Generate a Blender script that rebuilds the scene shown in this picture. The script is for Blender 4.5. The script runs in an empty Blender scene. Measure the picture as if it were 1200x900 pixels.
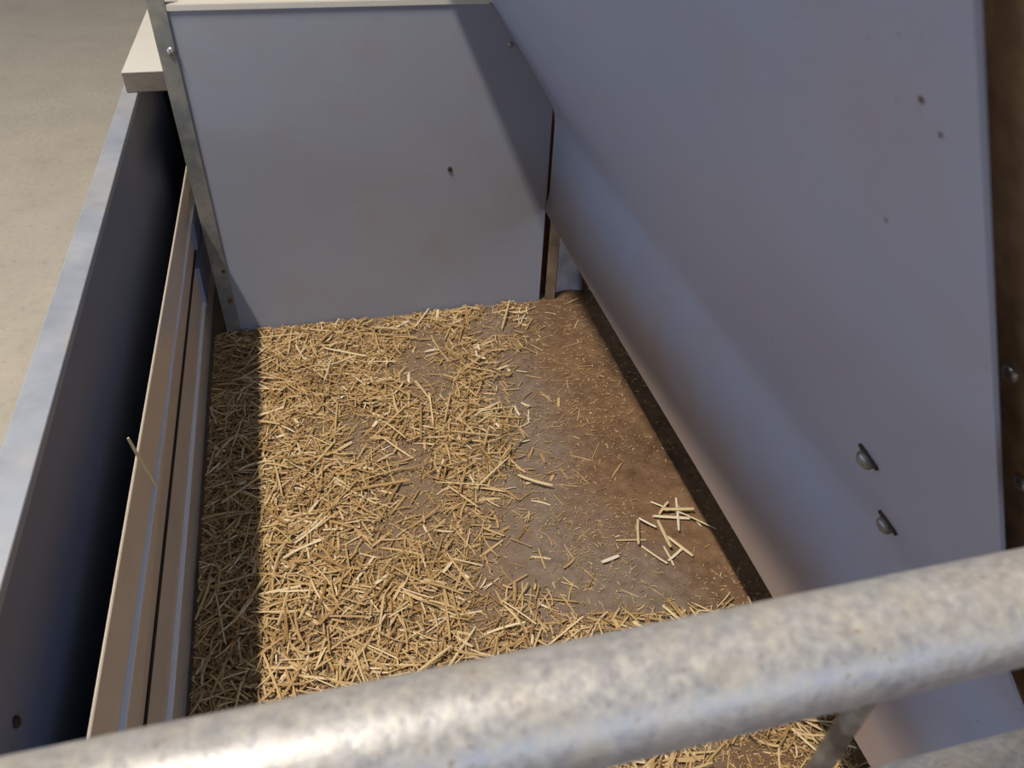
import bpy, bmesh, math, random
import numpy as np
from mathutils import Vector, Matrix

random.seed(7)
rng = np.random.default_rng(7)
scene = bpy.context.scene
COL = scene.collection

# ------------------------------------------------------------------ camera
F_PX = 899.9
CAM_H = 1.2
RX, RY, RZ = 0.697217586, 0.0491372515, 0.273552898


def cam_rows():
    cx, sx, cy, sy, cz, sz = (math.cos(RX), math.sin(RX), math.cos(RY), math.sin(RY), math.cos(RZ), math.sin(RZ))
    B = Matrix(((1, 0, 0), (0, 0, -1), (0, 1, 0)))
    Yaw = Matrix(((cz, -sz, 0), (sz, cz, 0), (0, 0, 1)))
    P = Matrix(((1, 0, 0), (0, cx, -sx), (0, sx, cx)))
    Rl = Matrix(((cy, -sy, 0), (sy, cy, 0), (0, 0, 1)))
    return Rl @ P @ B @ Yaw


RM = cam_rows()
cam = bpy.data.cameras.new('camera')
cam.sensor_width = 36.0
cam.lens = F_PX / 1200 * 36.0
cam.clip_start = 0.01
cam.dof.use_dof = True
cam.dof.focus_distance = 1.45
cam.dof.aperture_fstop = 10.0
cam_ob = bpy.data.objects.new('camera', cam)
COL.objects.link(cam_ob)
m3 = Matrix((RM[0], -RM[1], -RM[2])).transposed()
cam_ob.matrix_world = Matrix.Translation((0, 0, CAM_H)) @ m3.to_4x4()
scene.camera = cam_ob

# ------------------------------------------------------------------ world, lamp, exposure
world = bpy.data.worlds.new('barn_air')
scene.world = world
world.use_nodes = True
bg = world.node_tree.nodes['Background']
bg.inputs[0].default_value = (0.52, 0.68, 1.0, 1)
bg.inputs[1].default_value = 0.9

lamp = bpy.data.lights.new('barn_tube_lamp', 'AREA')
lamp.shape = 'RECTANGLE'
lamp.size = 0.13
lamp.size_y = 1.2
lamp.energy = 330
lamp.color = (1.0, 0.91, 0.79)
lamp_ob = bpy.data.objects.new('barn_tube_lamp', lamp)
COL.objects.link(lamp_ob)
lamp_ob.location = (-1.54, 0.45, 5.1)
# hangs level, its length running along the pen

# daylight coming in through the long open side of the barn
day = bpy.data.lights.new('open_side_daylight', 'AREA')
day.shape = 'RECTANGLE'
day.size = 12.0
day.size_y = 2.2
day.energy = 270
day.color = (0.66, 0.79, 1.0)
day_ob = bpy.data.objects.new('open_side_daylight', day)
COL.objects.link(day_ob)
day_ob.location = (-6.95, 2.0, 2.15)
day_ob.rotation_euler = (math.radians(90), 0, math.radians(-90))

day2 = day.copy()
day2.name = 'front_opening_daylight'
day2.size = 5.0
day2.size_y = 2.2
day2.energy = 85
day2_ob = bpy.data.objects.new('front_opening_daylight', day2)
COL.objects.link(day2_ob)
day2_ob.location = (2.0, -4.95, 2.15)
day2_ob.rotation_euler = (math.radians(90), 0, 0)

scene.view_settings.view_transform = 'Standard'
scene.view_settings.look = 'None'
scene.view_settings.gamma = 1.0
scene.view_settings.use_curve_mapping = False
scene.view_settings.exposure = 0.0


# ------------------------------------------------------------------ pixel to place
def ray(u, v):
    return RM.transposed() @ Vector(((u - 600) / F_PX, (v - 450) / F_PX, 1))


def px(u, v, axis, val):
    """point where the sight line of a pixel meets the plane axis = val"""
    r = ray(u, v)
    o = Vector((0, 0, CAM_H))
    return o + r * ((val - o[axis]) / r[axis])


# ------------------------------------------------------------------ materials
def srgb(r, g, b):
    f = lambda c: (c / 255 / 12.92) if c / 255 <= 0.04045 else ((c / 255 + 0.055) / 1.055) ** 2.4
    return (f(r), f(g), f(b), 1)


class Mat:
    def __init__(s, name, rough=0.5, metal=0.0, spec=0.5):
        s.m = bpy.data.materials.new(name)
        s.m.use_nodes = True
        s.nt = s.m.node_tree
        s.b = s.nt.nodes['Principled BSDF']
        s.b.inputs['Roughness'].default_value = rough
        s.b.inputs['Metallic'].default_value = metal
        s.b.inputs['Specular IOR Level'].default_value = spec
        s.tc = s.nt.nodes.new('ShaderNodeTexCoord')

    def n(s, t, **kw):
        x = s.nt.nodes.new(t)
        for k, v in kw.items():
            setattr(x, k, v)
        return x

    def link(s, a, b):
        s.nt.links.new(a, b)

    def pos(s, scale=(1, 1, 1), rot=(0, 0, 0)):
        mp = s.n('ShaderNodeMapping')
        mp.inputs['Scale'].default_value = scale
        mp.inputs['Rotation'].default_value = rot
        g = s.n('ShaderNodeNewGeometry')
        s.link(g.outputs['Position'], mp.inputs[0])
        return mp.outputs[0]

    def noise(s, scale, detail=4, rough=0.55, vec=None):
        t = s.n('ShaderNodeTexNoise')
        t.inputs['Scale'].default_value = scale
        t.inputs['Detail'].default_value = detail
        t.inputs['Roughness'].default_value = rough
        s.link(vec if vec is not None else s.pos(), t.inputs['Vector'])
        return t.outputs[0]

    def ramp(s, fac, stops):
        r = s.n('ShaderNodeValToRGB')
        e = r.color_ramp.elements
        while len(e) < len(stops):
            e.new(0.5)
        for i, (p, c) in enumerate(stops):
            e[i].position = p
            e[i].color = c if len(c) == 4 else (*c, 1)
        s.link(fac, r.inputs[0])
        return r.outputs[0]

    def mix(s, fac, a, b):
        x = s.n('ShaderNodeMix', data_type='RGBA')
        if isinstance(fac, (int, float)):
            x.inputs[0].default_value = fac
        else:
            s.link(fac, x.inputs[0])
        for sock, val in ((x.inputs[6], a), (x.inputs[7], b)):
            if isinstance(val, tuple):
                sock.default_value = val
            else:
                s.link(val, sock)
        return x.outputs[2]

    def math(s, op, a, b=0.0, c=None, clamp=False):
        x = s.n('ShaderNodeMath', operation=op)
        x.use_clamp = clamp
        for i, v in enumerate((a, b) if c is None else (a, b, c)):
            if isinstance(v, (int, float)):
                x.inputs[i].default_value = v
            else:
                s.link(v, x.inputs[i])
        return x.outputs[0]

    def smooth(s, v, lo, hi):
        x = s.n('ShaderNodeMapRange', interpolation_type='SMOOTHSTEP')
        s.link(v, x.inputs[0])
        x.inputs[1].default_value = lo
        x.inputs[2].default_value = hi
        return x.outputs[0]

    def axis(s, i):
        g = s.n('ShaderNodeNewGeometry')
        q = s.n('ShaderNodeSeparateXYZ')
        s.link(g.outputs['Position'], q.inputs[0])
        return q.outputs[i]

    def spot(s, p, r):
        """1 inside a small round mark at world point p"""
        g = s.n('ShaderNodeNewGeometry')
        d = s.n('ShaderNodeVectorMath', operation='DISTANCE')
        s.link(g.outputs['Position'], d.inputs[0])
        d.inputs[1].default_value = p
        x = s.n('ShaderNodeMapRange')
        s.link(d.outputs['Value'], x.inputs[0])
        x.inputs[1].default_value = r
        x.inputs[2].default_value = r * 0.5
        return x.outputs[0]

    def color(s, c):
        if isinstance(c, tuple):
            s.b.inputs['Base Color'].default_value = c
        else:
            s.link(c, s.b.inputs['Base Color'])

    def bump(s, h, strength=0.3, dist=0.002):
        b = s.n('ShaderNodeBump')
        b.inputs['Strength'].default_value = strength
        b.inputs['Distance'].default_value = dist
        s.link(h, b.inputs['Height'])
        s.link(b.outputs[0], s.b.inputs['Normal'])


M = {}

# concrete floor: pale outside the pen, dirty inside, brown damp stain along the right
c = Mat('concrete', rough=0.8, spec=0.3)
n1 = c.noise(5, 6, 0.6)
n2 = c.noise(38, 5, 0.65)
n3 = c.noise(2.2, 4, 0.6)
fine = c.noise(260, 3, 0.7)
clean = c.mix(n1, srgb(158, 150, 138), srgb(186, 177, 162))
clean = c.mix(c.ramp(n2, [(0.52, (0, 0, 0)), (0.75, (0.35, 0.35, 0.35))]), clean, srgb(128, 118, 104))
dirty = c.mix(c.ramp(n2, [(0.3, (0, 0, 0)), (0.7, (1, 1, 1))]), srgb(106, 90, 78), srgb(138, 122, 108))
wob = c.math('MULTIPLY', c.math('SUBTRACT', n3, 0.5), 0.55)
xs = c.math('ADD', c.axis(0), wob)
wob2 = c.math('MULTIPLY', c.math('SUBTRACT', n1, 0.5), 0.3)
xs = c.math('ADD', xs, wob2)
stain = c.smooth(xs, 0.36, 0.60)
brown = c.mix(c.ramp(c.math('ADD', c.math('MULTIPLY', n1, 0.5), c.math('MULTIPLY', n2, 0.5)), [(0.36, (0, 0, 0)), (0.62, (1, 1, 1))]), srgb(82, 55, 33), srgb(130, 100, 72))
dirty = c.mix(c.math('MULTIPLY', stain, 0.9), dirty, brown)
bed = c.smooth(c.math('ADD', c.axis(0), wob2), 0.34, 0.16)      # dirt trodden in under the bedding
dirty = c.mix(c.math('MULTIPLY', bed, 0.7), dirty, srgb(124, 102, 80))
speck = c.ramp(fine, [(0.58, (0, 0, 0)), (0.68, (1, 1, 1))])
dirty = c.mix(c.math('MULTIPLY', speck, 0.5), dirty, srgb(176, 146, 104))
inside = c.math('MULTIPLY', c.smooth(c.axis(0), -0.40, -0.37), c.smooth(c.axis(1), 2.6, 2.4))
c.color(c.mix(inside, clean, dirty))
c.bump(c.math('ADD', n2, c.math('MULTIPLY', fine, 0.7)), 0.5, 0.004)
M['floor'] = c.m


def plastic(name, a, b, dirt, dirt_amt, rough=0.42, spec=0.45, spots=(), skirt_bounce=None):
    p = Mat(name, rough=rough, spec=spec)
    v = p.noise(3.0, 4, 0.55)
    col = p.mix(v, a, b)
    d = p.noise(6.0, 6, 0.65)
    col = p.mix(p.math('MULTIPLY', p.ramp(d, [(0.5, (0, 0, 0)), (0.8, (1, 1, 1))]), dirt_amt), col, dirt)
    s = p.noise(9, 5, 0.7, p.pos((0.5, 5, 2.2), (0.5, 0.2, 0.6)))
    col = p.mix(p.math('MULTIPLY', p.ramp(s, [(0.62, (0, 0, 0)), (0.74, (1, 1, 1))]), dirt_amt * 0.7), col, dirt)
    sp = p.noise(150, 2, 0.5)
    col = p.mix(p.math('MULTIPLY', p.ramp(sp, [(0.72, (0, 0, 0)), (0.76, (1, 1, 1))]), 0.35), col, srgb(90, 76, 66))
    if skirt_bounce:      # brown floor bounce painted in as a dirt band along the lower skirt
        zz = p.math('ADD', p.axis(2), p.math('MULTIPLY', p.math('SUBTRACT', p.noise(5, 5, 0.6), 0.5), 0.16))
        col = p.mix(p.math('MULTIPLY', p.smooth(zz, skirt_bounce[1], skirt_bounce[0]), 0.8), col, srgb(126, 104, 86))
    for pt, r in spots:
        col = p.mix(p.spot(pt, r), col, srgb(62, 48, 46))
    p.color(col)
    p.bump(p.noise(2.2, 2, 0.4), 0.25, 0.02)
    M[name] = p.m
    return p


plastic('grey_panel', srgb(141, 145, 157), srgb(151, 155, 167), srgb(140, 122, 104), 0.35)
plastic('grey_dark', srgb(98, 108, 130), srgb(108, 118, 140), srgb(110, 100, 90), 0.3)
plastic('plank_pvc', srgb(198, 185, 170), srgb(206, 193, 178), srgb(150, 136, 118), 0.3, rough=0.3, spec=0.5)
plastic('rib_sheen', srgb(208, 214, 226), srgb(216, 222, 232), srgb(170, 165, 160), 0.2, rough=0.25)  # rib highlight put into the colour as a paler, glossier plastic
plastic('white_laminate', srgb(204, 200, 191), srgb(214, 210, 202), srgb(170, 150, 125), 0.25, rough=0.45)
plastic('film_blue', srgb(104, 116, 150), srgb(160, 172, 205), srgb(90, 100, 130), 0.4, rough=0.2)


def galv(name, a, b, rustiness, rough=0.45, metal=0.55, scale=60.0):
    g = Mat(name, rough=rough, metal=metal)
    v = g.noise(scale, 5, 0.65)
    w = g.noise(scale * 0.22, 4, 0.6)
    col = g.mix(g.ramp(v, [(0.35, (0, 0, 0)), (0.68, (1, 1, 1))]), a, b)
    col = g.mix(g.ramp(w, [(0.45, (0, 0, 0)), (0.75, (0.6, 0.6, 0.6))]), col, srgb(196, 184, 164))
    r = g.noise(scale * 1.4, 4, 0.6)
    col = g.mix(g.math('MULTIPLY', g.ramp(r, [(0.62, (0, 0, 0)), (0.72, (1, 1, 1))]), rustiness), col, srgb(120, 86, 58))
    g.color(col)
    g.link(g.ramp(v, [(0.3, (rough - 0.1,) * 3), (0.8, (rough + 0.2,) * 3)]), g.b.inputs['Roughness'])
    g.bump(v, 0.25, 0.0015)
    M[name] = g.m


galv('galvanised_rail', srgb(158, 158, 162), srgb(190, 188, 184), 0.6, rough=0.42, metal=0.35, scale=190)
galv('bar_steel', srgb(84, 73, 62), srgb(106, 91, 76), 0.5, rough=0.55, metal=0.3, scale=150)
galv('galvanised_rim', srgb(150, 157, 170), srgb(160, 166, 178), 0.03, rough=0.5, metal=0.3, scale=12)
galv('angle_steel', srgb(122, 126, 126), srgb(140, 142, 138), 0.35, rough=0.45, metal=0.5, scale=45)
galv('post_steel', srgb(128, 112, 92), srgb(150, 132, 108), 0.7, rough=0.55, metal=0.4)
galv('galvanised_sheet', srgb(176, 184, 200), srgb(208, 214, 226), 0.4, rough=0.4, metal=0.5, scale=25)
galv('bolt_steel', srgb(150, 150, 152), srgb(176, 176, 176), 0.25, rough=0.32, metal=0.8, scale=200)

galv('bolt_dark', srgb(96, 98, 102), srgb(124, 124, 124), 0.4, rough=0.4, metal=0.6, scale=200)
c = Mat('rust', rough=0.85, spec=0.2)
c.color(c.mix(c.noise(90, 4), srgb(84, 58, 42), srgb(120, 84, 58)))
M['rust'] = c.m
c = Mat('slot_dark', rough=0.9, spec=0.1)
c.color(c.mix(c.noise(120, 3), srgb(44, 38, 36), srgb(84, 64, 52)))
M['slot_dark'] = c.m
c = Mat('shade_black', rough=0.8, spec=0.15)  # near-black colour standing in for shade in gaps
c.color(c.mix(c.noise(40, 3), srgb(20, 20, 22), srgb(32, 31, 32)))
M['shade_black'] = c.m
c = Mat('brown_wood', rough=0.75, spec=0.25)
gr = c.noise(10, 6, 0.65, c.pos((6, 6, 1.2)))
c.color(c.ramp(gr, [(0.3, srgb(122, 98, 78)), (0.55, srgb(156, 128, 100)), (0.75, srgb(182, 154, 118))]))
c.bump(gr, 0.3, 0.002)
M['brown_wood'] = c.m
c = Mat('board_core', rough=0.8, spec=0.2)
gr = c.noise(60, 4, 0.6, c.pos((1, 1, 4)))
c.color(c.mix(gr, srgb(98, 90, 82), srgb(134, 124, 112)))
M['board_core'] = c.m


def straw_mat(name, stops, individual):
    s = Mat(name, rough=0.5, spec=0.4)
    if individual:
        o = s.n('ShaderNodeObjectInfo')
        fac = o.outputs['Random']
    else:
        a = s.n('ShaderNodeAttribute', attribute_name='tone')
        fac = a.outputs['Fac']
    col = s.ramp(fac, stops)
    v = s.noise(120, 3, 0.6)
    col = s.mix(s.math('MULTIPLY', v, 0.3), col, srgb(152, 116, 68))
    s.color(col)
    M[name] = s.m


STRAW = [(0.0, srgb(108, 82, 54)), (0.25, srgb(154, 123, 80)), (0.5, srgb(190, 158, 108)),
         (0.75, srgb(214, 188, 142)), (1.0, srgb(240, 228, 202))]
straw_mat('straw_mass', STRAW, False)
straw_mat('straw_single', STRAW[1:-1] + [(1.0, srgb(234, 216, 172))], True)
straw_mat('straw_pale', [(0.0, srgb(206, 184, 140)), (0.6, srgb(230, 214, 180)), (1.0, srgb(240, 232, 214))], True)


# ------------------------------------------------------------------ mesh helpers
def obj(name, verts, faces, mat, parent=None, smooth=False, mat2=None):
    me = bpy.data.meshes.new(name)
    me.from_pydata([tuple(v) for v in verts], [], faces)
    me.validate()
    bm = bmesh.new()
    bm.from_mesh(me)
    bmesh.ops.recalc_face_normals(bm, faces=bm.faces)
    bm.to_mesh(me)
    bm.free()
    return mesh_obj(name, me, mat, parent, smooth)


def mesh_obj(name, me, mat, parent=None, smooth=False):
    me.materials.append(M[mat])
    if smooth:
        me.polygons.foreach_set('use_smooth', [True] * len(me.polygons))
        me.set_sharp_from_angle(angle=math.radians(40))
    o = bpy.data.objects.new(name, me)
    COL.objects.link(o)
    o.parent = parent
    return o


def bm_obj(name, bm, mat, parent=None, smooth=False):
    me = bpy.data.meshes.new(name)
    bm.to_mesh(me)
    bm.free()
    return mesh_obj(name, me, mat, parent, smooth)


def tag(o, label, cat, group=None):
    o['label'] = label
    o['category'] = cat
    if group:
        o['group'] = group
    return o


def thing(name, label, cat, group=None):
    o = bpy.data.objects.new(name, None)
    o.empty_display_size = 0.05
    COL.objects.link(o)
    return tag(o, label, cat, group)


def box(name, lo, hi, mat, parent=None, bevel=0.0):
    bm = bmesh.new()
    bmesh.ops.create_cube(bm, size=1)
    for v in bm.verts:
        v.co = Vector([lo[i] + (v.co[i] + 0.5) * (hi[i] - lo[i]) for i in range(3)])
    if bevel:
        bmesh.ops.bevel(bm, geom=list(bm.edges), offset=bevel, segments=2, affect='EDGES')
    return bm_obj(name, bm, mat, parent)


def prism(name, prof_near, prof_far, y0, y1, mat, parent=None, smooth=False, steps=1):
    """closed (x, z) outline swept along y, turning from prof_near into prof_far"""
    n = len(prof_near)
    vs, fs = [], []
    for k in range(steps + 1):
        t = k / steps
        for a, b in zip(prof_near, prof_far):
            vs.append((a[0] + (b[0] - a[0]) * t, y0 + (y1 - y0) * t, a[1] + (b[1] - a[1]) * t))
    for k in range(steps):
        for i in range(n):
            j = (i + 1) % n
            fs.append((k * n + i, k * n + j, (k + 1) * n + j, (k + 1) * n + i))
    fs.append(tuple(range(n)))
    fs.append(tuple(range(steps * n, steps * n + n)))
    return obj(name, vs, fs, mat, parent, smooth)


def tube(name, a, b, r, mat, parent=None, seg=32, wob=0.0):
    a, b = Vector(a), Vector(b)
    d = (b - a).normalized()
    u = d.orthogonal().normalized()
    w = d.cross(u)
    rings = max(2, int((b - a).length / 0.08)) if wob else 2
    vs, fs = [], []
    for k in range(rings):
        p = a.lerp(b, k / (rings - 1))
        for i in range(seg):
            t = 2 * math.pi * i / seg
            rr = r * (1 + wob * math.sin(k * 1.7 + 2 * t))
            vs.append(p + u * math.cos(t) * rr + w * math.sin(t) * rr)
    for k in range(rings - 1):
        for i in range(seg):
            j = (i + 1) % seg
            fs.append((k * seg + i, k * seg + j, (k + 1) * seg + j, (k + 1) * seg + i))
    fs.append(tuple(range(seg)))
    fs.append(tuple(range((rings - 1) * seg, rings * seg)))
    o = obj(name, vs, fs, mat, parent)
    for p in o.data.polygons:
        p.use_smooth = len(p.vertices) == 4
    return o


def frame_matrix(p, nrm, up=(0, 0, 1)):
    n = Vector(nrm).normalized()
    y = Vector(up)
    y = (y - n * y.dot(n)).normalized()
    x = y.cross(n)
    return Matrix.Translation(p) @ Matrix((x, y, n)).transposed().to_4x4()


def lathe(name, prof, mat, mtx, parent=None, seg=20):
    """(radius, height) outline turned about the local z axis"""
    vs, fs = [], []
    for r, h in prof:
        for i in range(seg):
            t = 2 * math.pi * i / seg
            vs.append(mtx @ Vector((r * math.cos(t), r * math.sin(t), h)))
    for k in range(len(prof) - 1):
        for i in range(seg):
            j = (i + 1) % seg
            fs.append((k * seg + i, k * seg + j, (k + 1) * seg + j, (k + 1) * seg + i))
    fs.append(tuple(range(seg)))
    fs.append(tuple(range((len(prof) - 1) * seg, len(prof) * seg)))
    return obj(name, vs, fs, mat, parent, True)


def dome_bolt(p, nrm, r, parent, washer=True, mat='bolt_steel', up=(0, 0, 1)):
    mtx = frame_matrix(p, nrm, up)
    prof = [(r, -0.001)] + [(r * math.cos(t), r * 0.15 + r * 0.62 * math.sin(t)) for t in
                            [0, 0.3, 0.6, 0.9, 1.2, 1.45]]
    b = lathe('bolt', prof, mat, mtx, parent)
    if washer:
        lathe('washer', [(r * 1.25, -0.001), (r * 1.25, r * 0.12), (r * 0.9, r * 0.14)], mat, mtx, b)
    return b


# ------------------------------------------------------------------ the floor
YB = 1.72            # face of the back panel
XL, XR = -0.248, 0.549
c = Mat('barn_wall_paint', rough=0.85, spec=0.2)
c.color(c.mix(c.noise(1.5, 4), srgb(120, 118, 114), srgb(140, 137, 130)))
M['barn_wall'] = c.m


def structure(o):
    o['kind'] = 'structure'
    return o


structure(box('floor', (-7.2, -5.2, -0.12), (6.2, 10.2, 0.0), 'floor'))
structure(box('ceiling', (-7.2, -5.2, 5.6), (6.2, 10.2, 5.7), 'barn_wall'))
structure(box('wall_right', (6.0, -5.2, 0.0), (6.2, 10.2, 5.6), 'barn_wall'))
structure(box('wall_back', (-7.0, 10.0, 0.0), (6.0, 10.2, 5.6), 'barn_wall'))


def open_wall(name, across, blocks):
    """wall made of four slabs around one long opening; across = 0 for a wall facing x, 1 for one facing y"""
    vs, fs = [], []
    for lo, hi in blocks:
        b = len(vs)
        vs += [(x, y, z) for x in (lo[0], hi[0]) for y in (lo[1], hi[1]) for z in (lo[2], hi[2])]
        fs += [tuple(b + i for i in q) for q in ((0, 1, 3, 2), (4, 5, 7, 6), (0, 1, 5, 4), (2, 3, 7, 6), (0, 2, 6, 4), (1, 3, 7, 5))]
    structure(obj(name, vs, fs, 'barn_wall'))


open_wall('wall_left', 0, [((-7.2, a, c), (-7.0, b, d)) for a, b, c, d in
                           ((-5.2, 10.2, 0.0, 1.0), (-5.2, 10.2, 3.3, 5.6), (-5.2, -4.0, 1.0, 3.3), (8.1, 10.2, 1.0, 3.3))])
open_wall('wall_front', 1, [((a, -5.2, c), (b, -5.0, d)) for a, b, c, d in
                            ((-7.0, 6.0, 0.0, 1.0), (-7.0, 6.0, 3.3, 5.6), (-7.0, -0.5, 1.0, 3.3), (4.5, 6.0, 1.0, 3.3))])

# ------------------------------------------------------------------ back panel
back = thing('divider_panel', 'flat grey plastic partition panel at the far end of the straw pen', 'panel')
TOPZ = 0.772
nx, nz = 24, 20
vs, fs = [], []
for side in (0, 1):
    for i in range(nx + 1):
        for k in range(nz + 1):
            x = XL - 0.012 + (XR - XL + 0.012) * i / nx
            z = TOPZ * k / nz
            buck = 0.003 * math.sin(5 * x + 3 * z) * math.sin(math.pi * k / nz) * math.sin(math.pi * i / nx)
            vs.append((x, YB + side * 0.012 + buck, z))
st = (nx + 1) * (nz + 1)
for side in (0, 1):
    for i in range(nx):
        for k in range(nz):
            a = side * st + i * (nz + 1) + k
            fs.append((a, a + 1, a + nz + 2, a + nz + 1))
for i in range(nx):
    for k in (0, nz):
        a = i * (nz + 1) + k
        fs.append((a, a + nz + 1, a + nz + 1 + st, a + st))
for k in range(nz):
    for i in (0, nx):
        a = i * (nz + 1) + k
        fs.append((a, a + 1, a + 1 + st, a + st))
obj('panel', vs, fs, 'grey_panel', back, True)
cs = box('cap_strip', (XL - 0.006, YB - 0.004, TOPZ - 0.001), (0.393, YB + 0.075, TOPZ + 0.012), 'white_laminate', back, 0.0015)
cs['label'] = 'white capping strip'
p = px(527, 198, 1, YB)
dome_bolt(p, (0, -1, 0), 0.0055, back, False, 'slot_dark').name = 'screw'
p = px(600, 52, 1, YB) + Vector((-0.004, 0, 0))
dome_bolt(p, (0, -1, 0), 0.0065, back, False)

# ------------------------------------------------------------------ steel angle at the left end of the panel
ang = thing('steel_angle_post', 'tall galvanised steel angle post bolted at the edge of the grey panel', 'post')
box('front_flange', (-0.284, YB - 0.005, 0.0), (-0.250, YB - 0.001, 0.86), 'angle_steel', ang, 0.0008)
box('side_flange', (-0.284, YB - 0.001, 0.0), (-0.280, YB + 0.04, 0.86), 'angle_steel', ang, 0.0008)
for uv, r in (((203, 60), 0.0085), ((277, 352), 0.006), ((264, 318), 0.005)):
    q = px(*uv, 1, YB - 0.005)
    q.x = min(max(q.x, -0.275), -0.259)
    dome_bolt(q, (0, -1, 0), r, ang, False, 'bolt_steel' if uv[1] < 100 else 'rust')

# ------------------------------------------------------------------ plank partition on the left
part = thing('plank_divider', 'low beige plastic plank divider with two ribbed boards beside the straw', 'divider')


def plank(x_n, x_f, z0_n, z1_n, z0_f, z1_f, th, rib):
    """board on edge with chamfered rims and a rounded rib along its inner face; n = near end, f = far end"""
    def prof(x0, x1, za, zb):
        ch = 0.0015
        # x0: inner face at the lower edge, x1: at the upper edge
        return [(x0 - ch, za), (x0, za + ch), (x1, zb - ch), (x1 - ch, zb), (x1 - th, zb), (x0 - th, za)]
    b = prism('plank', prof(*x_n, z0_n, z1_n), prof(*x_f, z0_f, z1_f), 0.24, 2.25, 'plank_pvc', part)
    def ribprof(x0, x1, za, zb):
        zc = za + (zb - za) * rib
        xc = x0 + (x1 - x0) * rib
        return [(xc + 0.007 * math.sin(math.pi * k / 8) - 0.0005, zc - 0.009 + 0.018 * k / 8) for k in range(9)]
    prism('ridge', ribprof(*x_n, z0_n, z1_n), ribprof(*x_f, z0_f, z1_f), 0.24, 2.25, 'rib_sheen', b, True)['label'] = 'rib along the plank, its sheen painted pale'


UPPER = ((-0.304, -0.301), (-0.321, -0.304), 0.222, 0.405, 0.238, 0.40)
LOWER = ((-0.310, -0.306), (-0.330, -0.322), 0.0, 0.208, 0.0, 0.223)
plank(*UPPER, 0.003, 0.50)
plank(*LOWER, 0.003, 0.50)


def plank_face(pl, y, f):
    """(x, z) on a plank's inner face at depth y and height fraction f"""
    t = (y - 0.24) / 2.01
    (a0, a1), (b0, b1), za0, za1, zb0, zb1 = pl
    x0, x1 = a0 + (b0 - a0) * t, a1 + (b1 - a1) * t
    z0, z1 = za0 + (zb0 - za0) * t, za1 + (zb1 - za1) * t
    return x0 + (x1 - x0) * f, z0 + (z1 - z0) * f


def patch_prof(pl, y, f0, f1, off):
    a, b = plank_face(pl, y, f0), plank_face(pl, y, f1)
    return [(a[0] - 0.001, a[1]), (a[0] + off, a[1]), (b[0] + off, b[1]), (b[0] - 0.001, b[1])]


def groove_shade_prof(y):
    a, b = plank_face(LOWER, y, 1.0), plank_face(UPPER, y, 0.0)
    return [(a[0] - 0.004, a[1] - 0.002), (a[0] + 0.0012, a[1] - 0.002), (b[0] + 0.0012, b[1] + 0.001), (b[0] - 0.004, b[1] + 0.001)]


prism('groove_shade_strip', groove_shade_prof(0.24), groove_shade_prof(2.25), 0.24, 2.25, 'shade_black', part)['label'] = 'black strip painted as the shaded groove between the planks'  # the groove's shade, put in as a raised black strip
# blue film left on the board ends near the post
for pl, y0, y1, f0, f1 in ((UPPER, 1.74, 2.1, 0.02, 0.42), (LOWER, 1.70, 2.1, 0.46, 0.96)):
    fm = prism('protective_film', patch_prof(pl, y0, f0, f1, 0.0085), patch_prof(pl, y1, f0, f1, 0.0085), y0, y1, 'film_blue', part)
    fm['label'] = 'blue protective film'

# ------------------------------------------------------------------ outer side panel with folded rim
outer = thing('side_panel', 'dark grey side panel with bright folded metal rim beside the open concrete', 'panel')
RZ_ = 0.56


def outer_x(y):
    """outer and inner edge of the rim; the panel stands a little askew"""
    t = (y - 0.2) / 1.92
    return -0.385 - 0.031 * t, -0.340 - 0.042 * t


def rim_prof(xo, xi):
    return [(xo, RZ_ - 0.045), (xo, RZ_ - 0.002), (xo + 0.002, RZ_), (xi - 0.001, RZ_), (xi, RZ_ - 0.001), (xi, RZ_ - 0.012),
            (xi - 0.001, RZ_ - 0.012), (xi - 0.001, RZ_ - 0.003), (xo + 0.003, RZ_ - 0.003), (xo + 0.003, RZ_ - 0.045)]


def sheet_prof(xi):
    return [(xi - 0.006, 0.0), (xi - 0.001, 0.0), (xi - 0.001, RZ_ - 0.003), (xi - 0.006, RZ_ - 0.003)]


prism('sheet', sheet_prof(outer_x(0.2)[1]), sheet_prof(outer_x(2.258)[1]), 0.2, 2.258, 'grey_dark', outer)
prism('rim', rim_prof(*outer_x(0.2)), rim_prof(*outer_x(2.258)), 0.2, 2.258, 'galvanised_rim', outer)
q = px(147, 124, 2, RZ_)
q.x = sum(outer_x(q.y)) / 2 - 0.006
dome_bolt(q, (0, 0, 1), 0.004, outer, False, 'slot_dark').name = 'screw'
q = px(20, 846, 0, -0.345)
q.x = outer_x(q.y)[1] - 0.001
dome_bolt(q, (1, 0, 0), 0.006, outer, False, 'slot_dark').name = 'screw'

# ------------------------------------------------------------------ white topped board beyond the side panel
cz = RZ_ + 0.045
pa = px(142, 85, 2, cz)
cap = thing('capping_board', 'thick white-topped board with bare cut end lying on the dark side panel', 'board')
box('core', (pa.x, pa.y, RZ_ + 0.001), (-0.300, 3.7, cz - 0.002), 'board_core', cap, 0.001)
box('top_laminate', (pa.x, pa.y, cz - 0.0018), (-0.300, 3.7, cz), 'white_laminate', cap)
box('support_wall', (-0.405, 2.26, 0.0), (-0.305, 3.6, RZ_), 'shade_black', cap)  # coloured black to give the deep shade below the board

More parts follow.
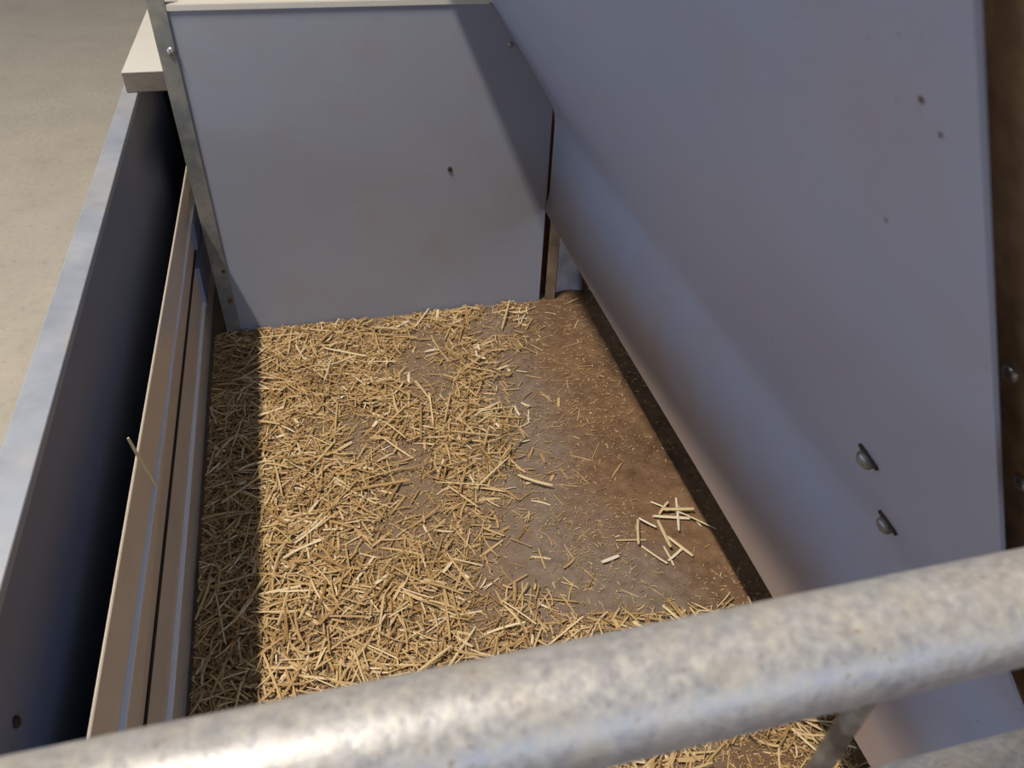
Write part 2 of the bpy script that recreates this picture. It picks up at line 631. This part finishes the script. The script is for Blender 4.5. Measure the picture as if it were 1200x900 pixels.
# ------------------------------------------------------------------ right rear corner: post and steel sheet behind
post = thing('corner_post', 'brown stained steel post at the edge of the grey panel, under the leaning sheet', 'post')
box('front_flange', (0.566, YB - 0.002, 0.0), (0.594, YB + 0.003, 0.80), 'post_steel', post, 0.0008)
box('side_flange', (0.590, YB + 0.003, 0.0), (0.594, YB + 0.045, 0.80), 'post_steel', post, 0.0008)
box('added_gap_backing', (0.552, YB + 0.041, 0.0), (0.590, YB + 0.045, 0.80), 'rust', post)  # web added behind the gap so it shows as dark shade
rear = thing('steel_sheet', 'dented galvanised steel sheet standing behind the brown corner post', 'metal sheet')
vs, fs = [], []
for i in range(13):
    for k in range(9):
        vs.append((0.606 + 0.5 * i / 12, 1.750 + 0.010 * math.sin(i * 1.9) * math.sin(k * 1.3 + i), 0.5 * k / 8))
for i in range(12):
    for k in range(8):
        a = i * 9 + k
        fs.append((a, a + 1, a + 10, a + 9))
obj('sheet', vs, fs, 'galvanised_sheet', rear, True)
tube('stiffener', (0.690, 1.732, 0.0), (0.655, 1.732, 0.36), 0.008, 'rust', rear, 10)

# ------------------------------------------------------------------ the leaning sheet on the right
Y0, Y1 = 0.228, YB - 0.003
FX, FZ = 0.556, 0.535
TOP = 1.17


def lean(y):
    t = (y - Y0) / (Y1 - Y0)
    return 0.565 + (0.665 - 0.565) * t


def sheet_x(y, z):
    """inner face of the sheet: upright below the fold, leaning in over the straw above it"""
    s = lean(y)
    w = 0.010
    d = z - FZ
    soft = w * math.log1p(math.exp(max(-40, min(40, d / w)))) if d / w < 35 else d
    x = FX - s * soft
    if z < 0.345:
        x -= 0.012 * ((0.345 - z) / 0.062) ** 2
    return x


zs = [0.283 + (0.345 - 0.283) * i / 8 for i in range(8)] + [0.345 + (0.75 - 0.345) * i / 22 for i in range(22)] + \
     [0.75 + (TOP - 0.75) * i / 8 for i in range(9)]
ys = [Y0 + (Y1 - Y0) * i / 24 for i in range(25)]
nv = len(zs)
vs, fs = [], []
TH = 0.003
for side in (0, 1):
    for yy in ys:
        for z in zs:
            low = min(1.0, max(0.0, (0.60 - z) / 0.10))       # the upright skirt reaches further forward
            y = yy - 0.045 * low * max(0.0, 1 - (yy - Y0) / 0.3)
            e = 1e-3
            dx = (sheet_x(y, z + e) - sheet_x(y, z - e)) / (2 * e)
            n = Vector((1, 0, -dx)).normalized()
            bow = 0.004 * math.sin(2.6 * y + 2 * z) * math.sin(math.pi * (y - Y0) / (Y1 - Y0))
            vs.append(Vector((sheet_x(y, z) + bow, y, z)) + n * TH * side)
st = len(ys) * nv
for side in (0, 1):
    for i in range(len(ys) - 1):
        for k in range(nv - 1):
            a = side * st + i * nv + k
            fs.append((a, a + 1, a + nv + 1, a + nv))
for i in range(len(ys) - 1):
    for k in (0, nv - 1):
        a = i * nv + k
        fs.append((a, a + nv, a + nv + st, a + st))
for k in range(nv - 1):
    for i in (0, len(ys) - 1):
        a = i * nv + k
        fs.append((a, a + 1, a + 1 + st, a + st))


def on_sheet(u, v):
    r = ray(u, v)
    o = Vector((0, 0, CAM_H))
    t = 0.05
    while t < 3:
        p = o + r * t
        if Y0 <= p.y <= Y1 + 0.05 and p.x > sheet_x(p.y, p.z):
            break
        t += 0.0005
    e = 1e-3
    dx = (sheet_x(p.y, p.z + e) - sheet_x(p.y, p.z - e)) / (2 * e)
    return p, Vector((-1, 0, dx)).normalized()


spots = [(on_sheet(1080, 117)[0], 0.0026), (on_sheet(1103, 158)[0], 0.0020), (on_sheet(757, 262)[0], 0.006),
         (on_sheet(905, 395)[0], 0.003), (on_sheet(1038, 258)[0], 0.002)]
plastic('grey_sheet', srgb(134, 139, 156), srgb(146, 151, 168), srgb(140, 116, 100), 0.32, rough=0.4, spots=spots, skirt_bounce=(0.27, 0.45))
lid = thing('leaning_sheet', 'large bent grey plastic sheet leaning over the straw, folded along its length', 'sheet')
obj('sheet', vs, fs, 'grey_sheet', lid, True)
for (u, v), (u0, v0), (u1, v1) in (((1012, 538), (1007, 520), (1029, 551)), ((1034, 612), (1030, 598), (1051, 627))):
    p, n = on_sheet((u0 + u1) / 2 - 1, (v0 + v1) / 2 + 2)
    a, _ = on_sheet(u0, v0)
    b, _ = on_sheet(u1, v1)
    d = b - a
    bolt = dome_bolt(p + n * 0.002, n, 0.0098, lid, False, 'bolt_dark')
    # oblong slot the bolt sits in
    mid = (a + b) / 2
    mtx = frame_matrix(mid + n * 0.0005, n, d)
    L = d.length / 2
    w = 0.0058
    ring = [(w * math.cos(t), (L - w) + w * math.sin(t)) for t in np.linspace(0, math.pi, 9)] + \
           [(w * math.cos(t), -(L - w) + w * math.sin(t)) for t in np.linspace(math.pi, 2 * math.pi, 9)]
    sv = [mtx @ Vector((x, y, h)) for h in (-0.004, 0.001) for x, y in ring]
    m = len(ring)
    sf = [tuple(range(m)), tuple(range(m, 2 * m))] + [(i, (i + 1) % m, (i + 1) % m + m, i + m) for i in range(m)]
    obj('slot', sv, sf, 'slot_dark', lid)
    lathe('shank', [(0.004, -0.012), (0.004, 0.004)], 'bolt_steel', frame_matrix(p, n), bolt)

# ------------------------------------------------------------------ brown timber behind the near edge of the sheet
batten = thing('timber_batten', 'rough brown timber batten behind the edge of the leaning sheet, bolts showing', 'batten')


def batten_pt(y, z, off):
    s = lean(0.24)
    n = Vector((1, 0, s)).normalized()
    return Vector((FX - s * (z - FZ), y, z)) + n * off


bv = [batten_pt(y, z, off) for off in (0.026, 0.060) for y, z in ((0.168, 0.30), (0.168, 1.2), (0.31, 1.2), (0.31, 0.30))]
obj('board', bv, [(0, 1, 2, 3), (4, 5, 6, 7), (0, 1, 5, 4), (1, 2, 6, 5), (2, 3, 7, 6), (3, 0, 4, 7)], 'brown_wood', batten)
bn = Vector((-1, 0, -lean(0.24))).normalized()
for u, v, r in ((1186, 437, 0.0055), (1199, 566, 0.0055), (1196, 838, 0.006)):
    rr = ray(u, v)
    p0 = batten_pt(0.2, 0.5, 0.026)
    t = (p0 - Vector((0, 0, CAM_H))).dot(bn) / rr.dot(bn)
    dome_bolt(Vector((0, 0, CAM_H)) + rr * t, bn, r, batten, True)

# ------------------------------------------------------------------ gate rails in the foreground
gate = thing('rail_gate', 'galvanised pipe gate with thick rails across the front of the pen', 'gate')
GY, GZ, GR = 0.137, 0.911, 0.0241
GZ2 = 0.675
tube('rail', (-0.80, GY, GZ), (0.95, GY, GZ), GR, 'galvanised_rail', gate, 48, 0.003)
tube('rail', (-0.80, GY, GZ2), (0.95, GY, GZ2), GR, 'galvanised_rail', gate, 48, 0.003)
tube('upright_bar', (0.232, GY + 0.006, GZ2), (0.232, GY + 0.006, GZ), 0.0058, 'bar_steel', gate, 20)
for x in (-0.80, 0.95):
    tube('end_post', (x, GY, 0.0), (x, GY, GZ + 0.03), 0.027, 'galvanised_rail', gate, 32)


# ------------------------------------------------------------------ straw
def xb(y):
    """right-hand border of the thick bedding at depth y"""
    pts = [(0.2, 0.9), (0.66, 0.72), (0.70, 0.52), (0.74, 0.27), (0.80, 0.22), (0.96, 0.20), (1.1, 0.27), (1.26, 0.34), (1.45, 0.37),
           (1.54, 0.42), (1.62, 0.50), (1.72, 0.54)]
    return float(np.interp(y, [p[0] for p in pts], [p[1] for p in pts]))


def vnoise(x, y, s, seed):
    def h(i, j):
        t = math.sin(i * 127.1 + j * 311.7 + seed * 74.7) * 43758.5453
        return t - math.floor(t)
    x, y = x * s, y * s
    i, j = math.floor(x), math.floor(y)
    fx, fy = x - i, y - j
    fx, fy = fx * fx * (3 - 2 * fx), fy * fy * (3 - 2 * fy)
    return (h(i, j) * (1 - fx) + h(i + 1, j) * fx) * (1 - fy) + (h(i, j + 1) * (1 - fx) + h(i + 1, j + 1) * fx) * fy


def density(x, y):
    e = xb(y) + (vnoise(x, y, 9, 3) - 0.5) * 0.14
    t = (e - x) / 0.10
    d = 1 / (1 + math.exp(-max(-30, min(30, t * 2.2))))
    patch = vnoise(x, y, 10, 1) * 0.6 + vnoise(x, y, 22, 2) * 0.4
    inner = min(1.0, max(0.0, (0.12 - (x + 0.05 * math.sin(6 * y))) / 0.3))      # thickest on the left
    d *= min(1.0, max(0.10, (patch - 0.30 + 0.40 * inner) / 0.28))
    return d


def straw_verts(cx, cy, cz, yaw, pitch, L, w, th, bend, stations=4, kink=0.0):
    """curved flattened stalk"""
    out = []
    d = Vector((math.cos(yaw) * math.cos(pitch), math.sin(yaw) * math.cos(pitch), math.sin(pitch)))
    s = Vector((-math.sin(yaw), math.cos(yaw), 0))
    u = d.cross(s) * -1
    if u.z < 0:
        u = -u
    roll = random.uniform(-0.6, 0.6)
    a = s * math.cos(roll) + u * math.sin(roll)
    b = u * math.cos(roll) - s * math.sin(roll)
    for k in range(stations):
        t = k / (stations - 1) - 0.5
        side = bend * L * (0.25 - t * t) + (kink * L * abs(t) if kink else 0)
        p = Vector((cx, cy, cz)) + d * (L * t) + s * side
        ww = w * (1 if 0 < k < stations - 1 else 0.8) / 2
        out += [p + a * ww, p + b * th / 2, p - a * ww, p - b * th / 2]
    lo = min(p.z for p in out)
    if lo < 0.0004:
        out = [Vector((p.x, p.y, p.z + 0.0004 - lo)) for p in out]
    return out


def straw_faces(base, stations):
    f = [(base, base + 3, base + 2, base + 1)]
    for k in range(stations - 1):
        for i in range(4):
            j = (i + 1) % 4
            f.append((base + 4 * k + i, base + 4 * k + j, base + 4 * k + 4 + j, base + 4 * k + 4 + i))
    e = base + 4 * (stations - 1)
    f.append((e, e + 1, e + 2, e + 3))
    return f


def keep_inside(vs):
    """slide a stalk clear of the planks and of the back panel"""
    ym = max(p.y for p in vs)
    dy = min(0.0, YB - 0.007 - ym)
    lim = -0.304 - 0.013 * max(0, min(1, (ym - 0.24) / 2.0))
    if max(p.z for p in vs) > 0.05:
        lim += 0.01
    dx = max(0.0, lim - min(p.x for p in vs))
    if dx or dy:
        vs = [Vector((p.x + dx, p.y + dy, p.z)) for p in vs]
    return vs


def pick(lo, hi, y0, y1, fn):
    while True:
        x, y = random.uniform(lo, hi), random.uniform(y0, y1)
        if random.random() < fn(x, y):
            return x, y


def mass(name, layers, label, cat):
    V, Fc, T = [], [], []
    for layer in layers:
        strew(V, Fc, T, *layer)
    me = bpy.data.meshes.new(name)
    me.from_pydata(V, [], Fc)
    at = me.attributes.new('tone', 'FLOAT', 'POINT')
    at.data.foreach_set('value', T)
    o = mesh_obj(name, me, 'straw_mass')
    tag(o, label, cat)
    o['kind'] = 'stuff'
    return o


def strew(V, Fc, T, count, fn, Lr, wr, zr, stations, tone=(0, 1), area=(-0.325, 0.8, 0.35, 1.72)):
    done = 0
    tries = 0
    while done < count and tries < count * 4:
        tries += 1
        x, y = pick(*area, fn)
        L = random.uniform(*Lr) * random.uniform(0.6, 1.0)
        w = random.uniform(*wr)
        z = 0.002 + random.random() ** 1.5 * zr * (0.25 + 0.75 * fn(x, y))
        v = straw_verts(x, y, z, random.uniform(0, 2 * math.pi), random.gauss(0, 0.10), L, w, min(w, 0.004) * random.uniform(0.25, 0.7),
                        random.gauss(0, 0.14), stations)
        v = keep_inside(v)
        Fc += straw_faces(len(V), stations)
        V += v
        T += [min(1, max(0, random.triangular(tone[0], tone[1], 0.5)))] * len(v)
        done += 1


def chaff_density(x, y):
    p = vnoise(x, y, 7, 5) * 0.5 + vnoise(x, y, 18, 6) * 0.5
    band = math.exp(-((x - 0.50 - 0.06 * math.sin(5 * y)) / 0.10) ** 2) * 0.9
    return min(1.0, 0.10 + 0.35 * density(x, y) + (0.3 if x < xb(y) else 0.0) + band * p + max(0, p - 0.5) * 1.6)


mass('straw_bedding', [(6500, lambda a, b: 1.0 if a < xb(b) - 0.02 else 0.05, (0.004, 0.018), (0.0008, 0.0024), 0.003, 2, (-0.1, 0.9)),
                       (14000, density, (0.005, 0.024), (0.0010, 0.0028), 0.007, 2, (-0.1, 0.8)),
                       (7000, density, (0.018, 0.065), (0.0018, 0.0042), 0.013, 4, (0.0, 1.0)),
                       (1500, lambda a, b: density(a, b) ** 2, (0.05, 0.11), (0.0024, 0.0050), 0.016, 5, (0.15, 1.0)),
                       (450, density, (0.02, 0.06), (0.0045, 0.0075), 0.012, 4, (0.2, 1.15))],
     'thick golden chopped straw bedding spread over the pen floor', 'straw')
mass('straw_chaff', [(15000, chaff_density, (0.003, 0.013), (0.0008, 0.0024), 0.002, 2, (0.1, 0.95), (-0.30, 0.80, 0.35, 1.71))],
     'fine broken straw chaff scattered over the bare brown concrete', 'chaff')

# single stalks: a dozen shapes, copied; the last three are straight
SHAPES = []
STRAIGHT = (14, 15, 16)
for k in range(17):
    L = random.uniform(0.05, 0.125)
    w = random.uniform(0.0030, 0.0052)
    v = straw_verts(0, 0, 0, 0, 0, L, w, w * random.uniform(0.4, 0.7), random.gauss(0, 0.07 if k < 14 else 0.02), 6,
                    random.choice((0, 0, 0, 0, 0, 0.12, -0.15)) if k < 14 else 0.0)
    lo = min(p.z for p in v)
    me = bpy.data.meshes.new('straw_stalk')
    me.from_pydata([Vector((p.x, p.y, p.z - lo)) for p in v], [], straw_faces(0, 6))
    SHAPES.append((me, L, w))


def stalk(x, y, z, yaw, pitch, label, group, mat='straw_single', shape=None, scale=1.0, name='straw_stalk', fat=1.0):
    me, L, _ = SHAPES[shape] if shape is not None else random.choice(SHAPES)
    if mat == 'straw_pale':
        key = me.name + '_pale'
        if key in bpy.data.meshes:
            me = bpy.data.meshes[key]
        else:
            me = me.copy()
            me.name = key
            me.materials.clear()
    if not me.materials:
        me.materials.append(M[mat])
    o = bpy.data.objects.new(name, me)
    COL.objects.link(o)
    o.rotation_euler = (0, pitch, yaw)
    o.scale = (scale, scale * fat, scale * fat)
    lift = abs(math.sin(pitch)) * L * scale / 2
    o.location = (x, y, max(z, 0.0006 + lift))
    return tag(o, label, 'straw', group)


def fits(x, y, yaw, L):
    dx, dy = abs(math.cos(yaw)) * L / 2, abs(math.sin(yaw)) * L / 2
    return x - dx > -0.298 and y + dy < YB - 0.012


n = 0
while n < 205:
    x, y = pick(-0.29, 0.6, 0.55, 1.71, lambda a, b: density(a, b) ** 2)
    yaw = random.uniform(0, math.pi)
    if not fits(x, y, yaw, 0.13):
        continue
    where = ('in the shaded strip beside the beige planks' if x < -0.205 else 'near the foot of the grey panel' if y > 1.48 else
             'near the pipe gate' if y < 0.86 else 'in the middle of the straw bedding')
    stalk(x, y, random.uniform(0.006, 0.017), yaw, random.gauss(0, 0.08), 'long straw stalk lying on top ' + where, 'long stalks ' + where)
    n += 1
n = 0
while n < 50:
    x, y = random.uniform(0.25, 0.68), random.uniform(0.72, 1.66)
    if x < xb(y) + 0.03 or random.random() > chaff_density(x, y) * 1.6:
        continue
    stalk(x, y, 0.001, random.uniform(0, math.pi), random.gauss(0, 0.02),
          'short single straw lying flat on the bare stained concrete', 'single straws on the bare concrete', scale=random.uniform(0.25, 0.55))
    n += 1
# pale tangle, traced by its stalks
pale = [((722, 633), (757, 632)), ((763, 588), (800, 603)), ((765, 606), (808, 608)), ((795, 601), (838, 622)), ((747, 612), (748, 640)),
        ((770, 613), (785, 645)), ((778, 640), (790, 662)), ((752, 640), (782, 661)), ((782, 630), (812, 652)), ((792, 585), (795, 624)),
        ((748, 610), (768, 620)), ((776, 600), (812, 600)), ((812, 606), (822, 616)), ((783, 657), (800, 642)), ((705, 660), (725, 652)),
        ((772, 604), (782, 590))]
for i, (a, b) in enumerate(pale):
    A, B = px(*a, 2, 0.004), px(*b, 2, 0.004)
    d = B - A
    mid = (A + B) / 2
    k = STRAIGHT[i % len(STRAIGHT)]
    stalk(mid.x, mid.y, 0.001 + 0.0022 * (i % 6), math.atan2(d.y, d.x), 0.03 * (-1) ** i,
          'bleached pale straw stalk in the loose tangle on bare concrete', 'pale straw tangle', 'straw_pale', k, d.length / SHAPES[k][1], fat=0.0066 / SHAPES[k][2] / (d.length / SHAPES[k][1]))
# named places: one stalk upright against the panel, one hooked on the planks
A, B = px(597, 352, 1, YB - 0.02), px(588, 386, 2, 0.01)
d = A - B
mid = (A + B) / 2
k = 3
s = stalk(mid.x, mid.y, mid.z, math.atan2(d.y, d.x), -math.asin(d.z / d.length),
          'pale straw stalk standing up against the foot of the grey panel', None, 'straw_pale', k, d.length / SHAPES[k][1])
s.location = mid
A, B = Vector(px(150, 514, 0, -0.290)), Vector(px(184, 572, 0, -0.298))
d = B - A
mid = (A + B) / 2
s = stalk(mid.x, mid.y, mid.z, math.atan2(d.y, d.x), -math.asin(d.z / d.length),
          'single bent straw clinging to the face of the upper beige plank', None, 'straw_pale', 14, d.length / SHAPES[14][1], fat=0.5)
s.location = mid
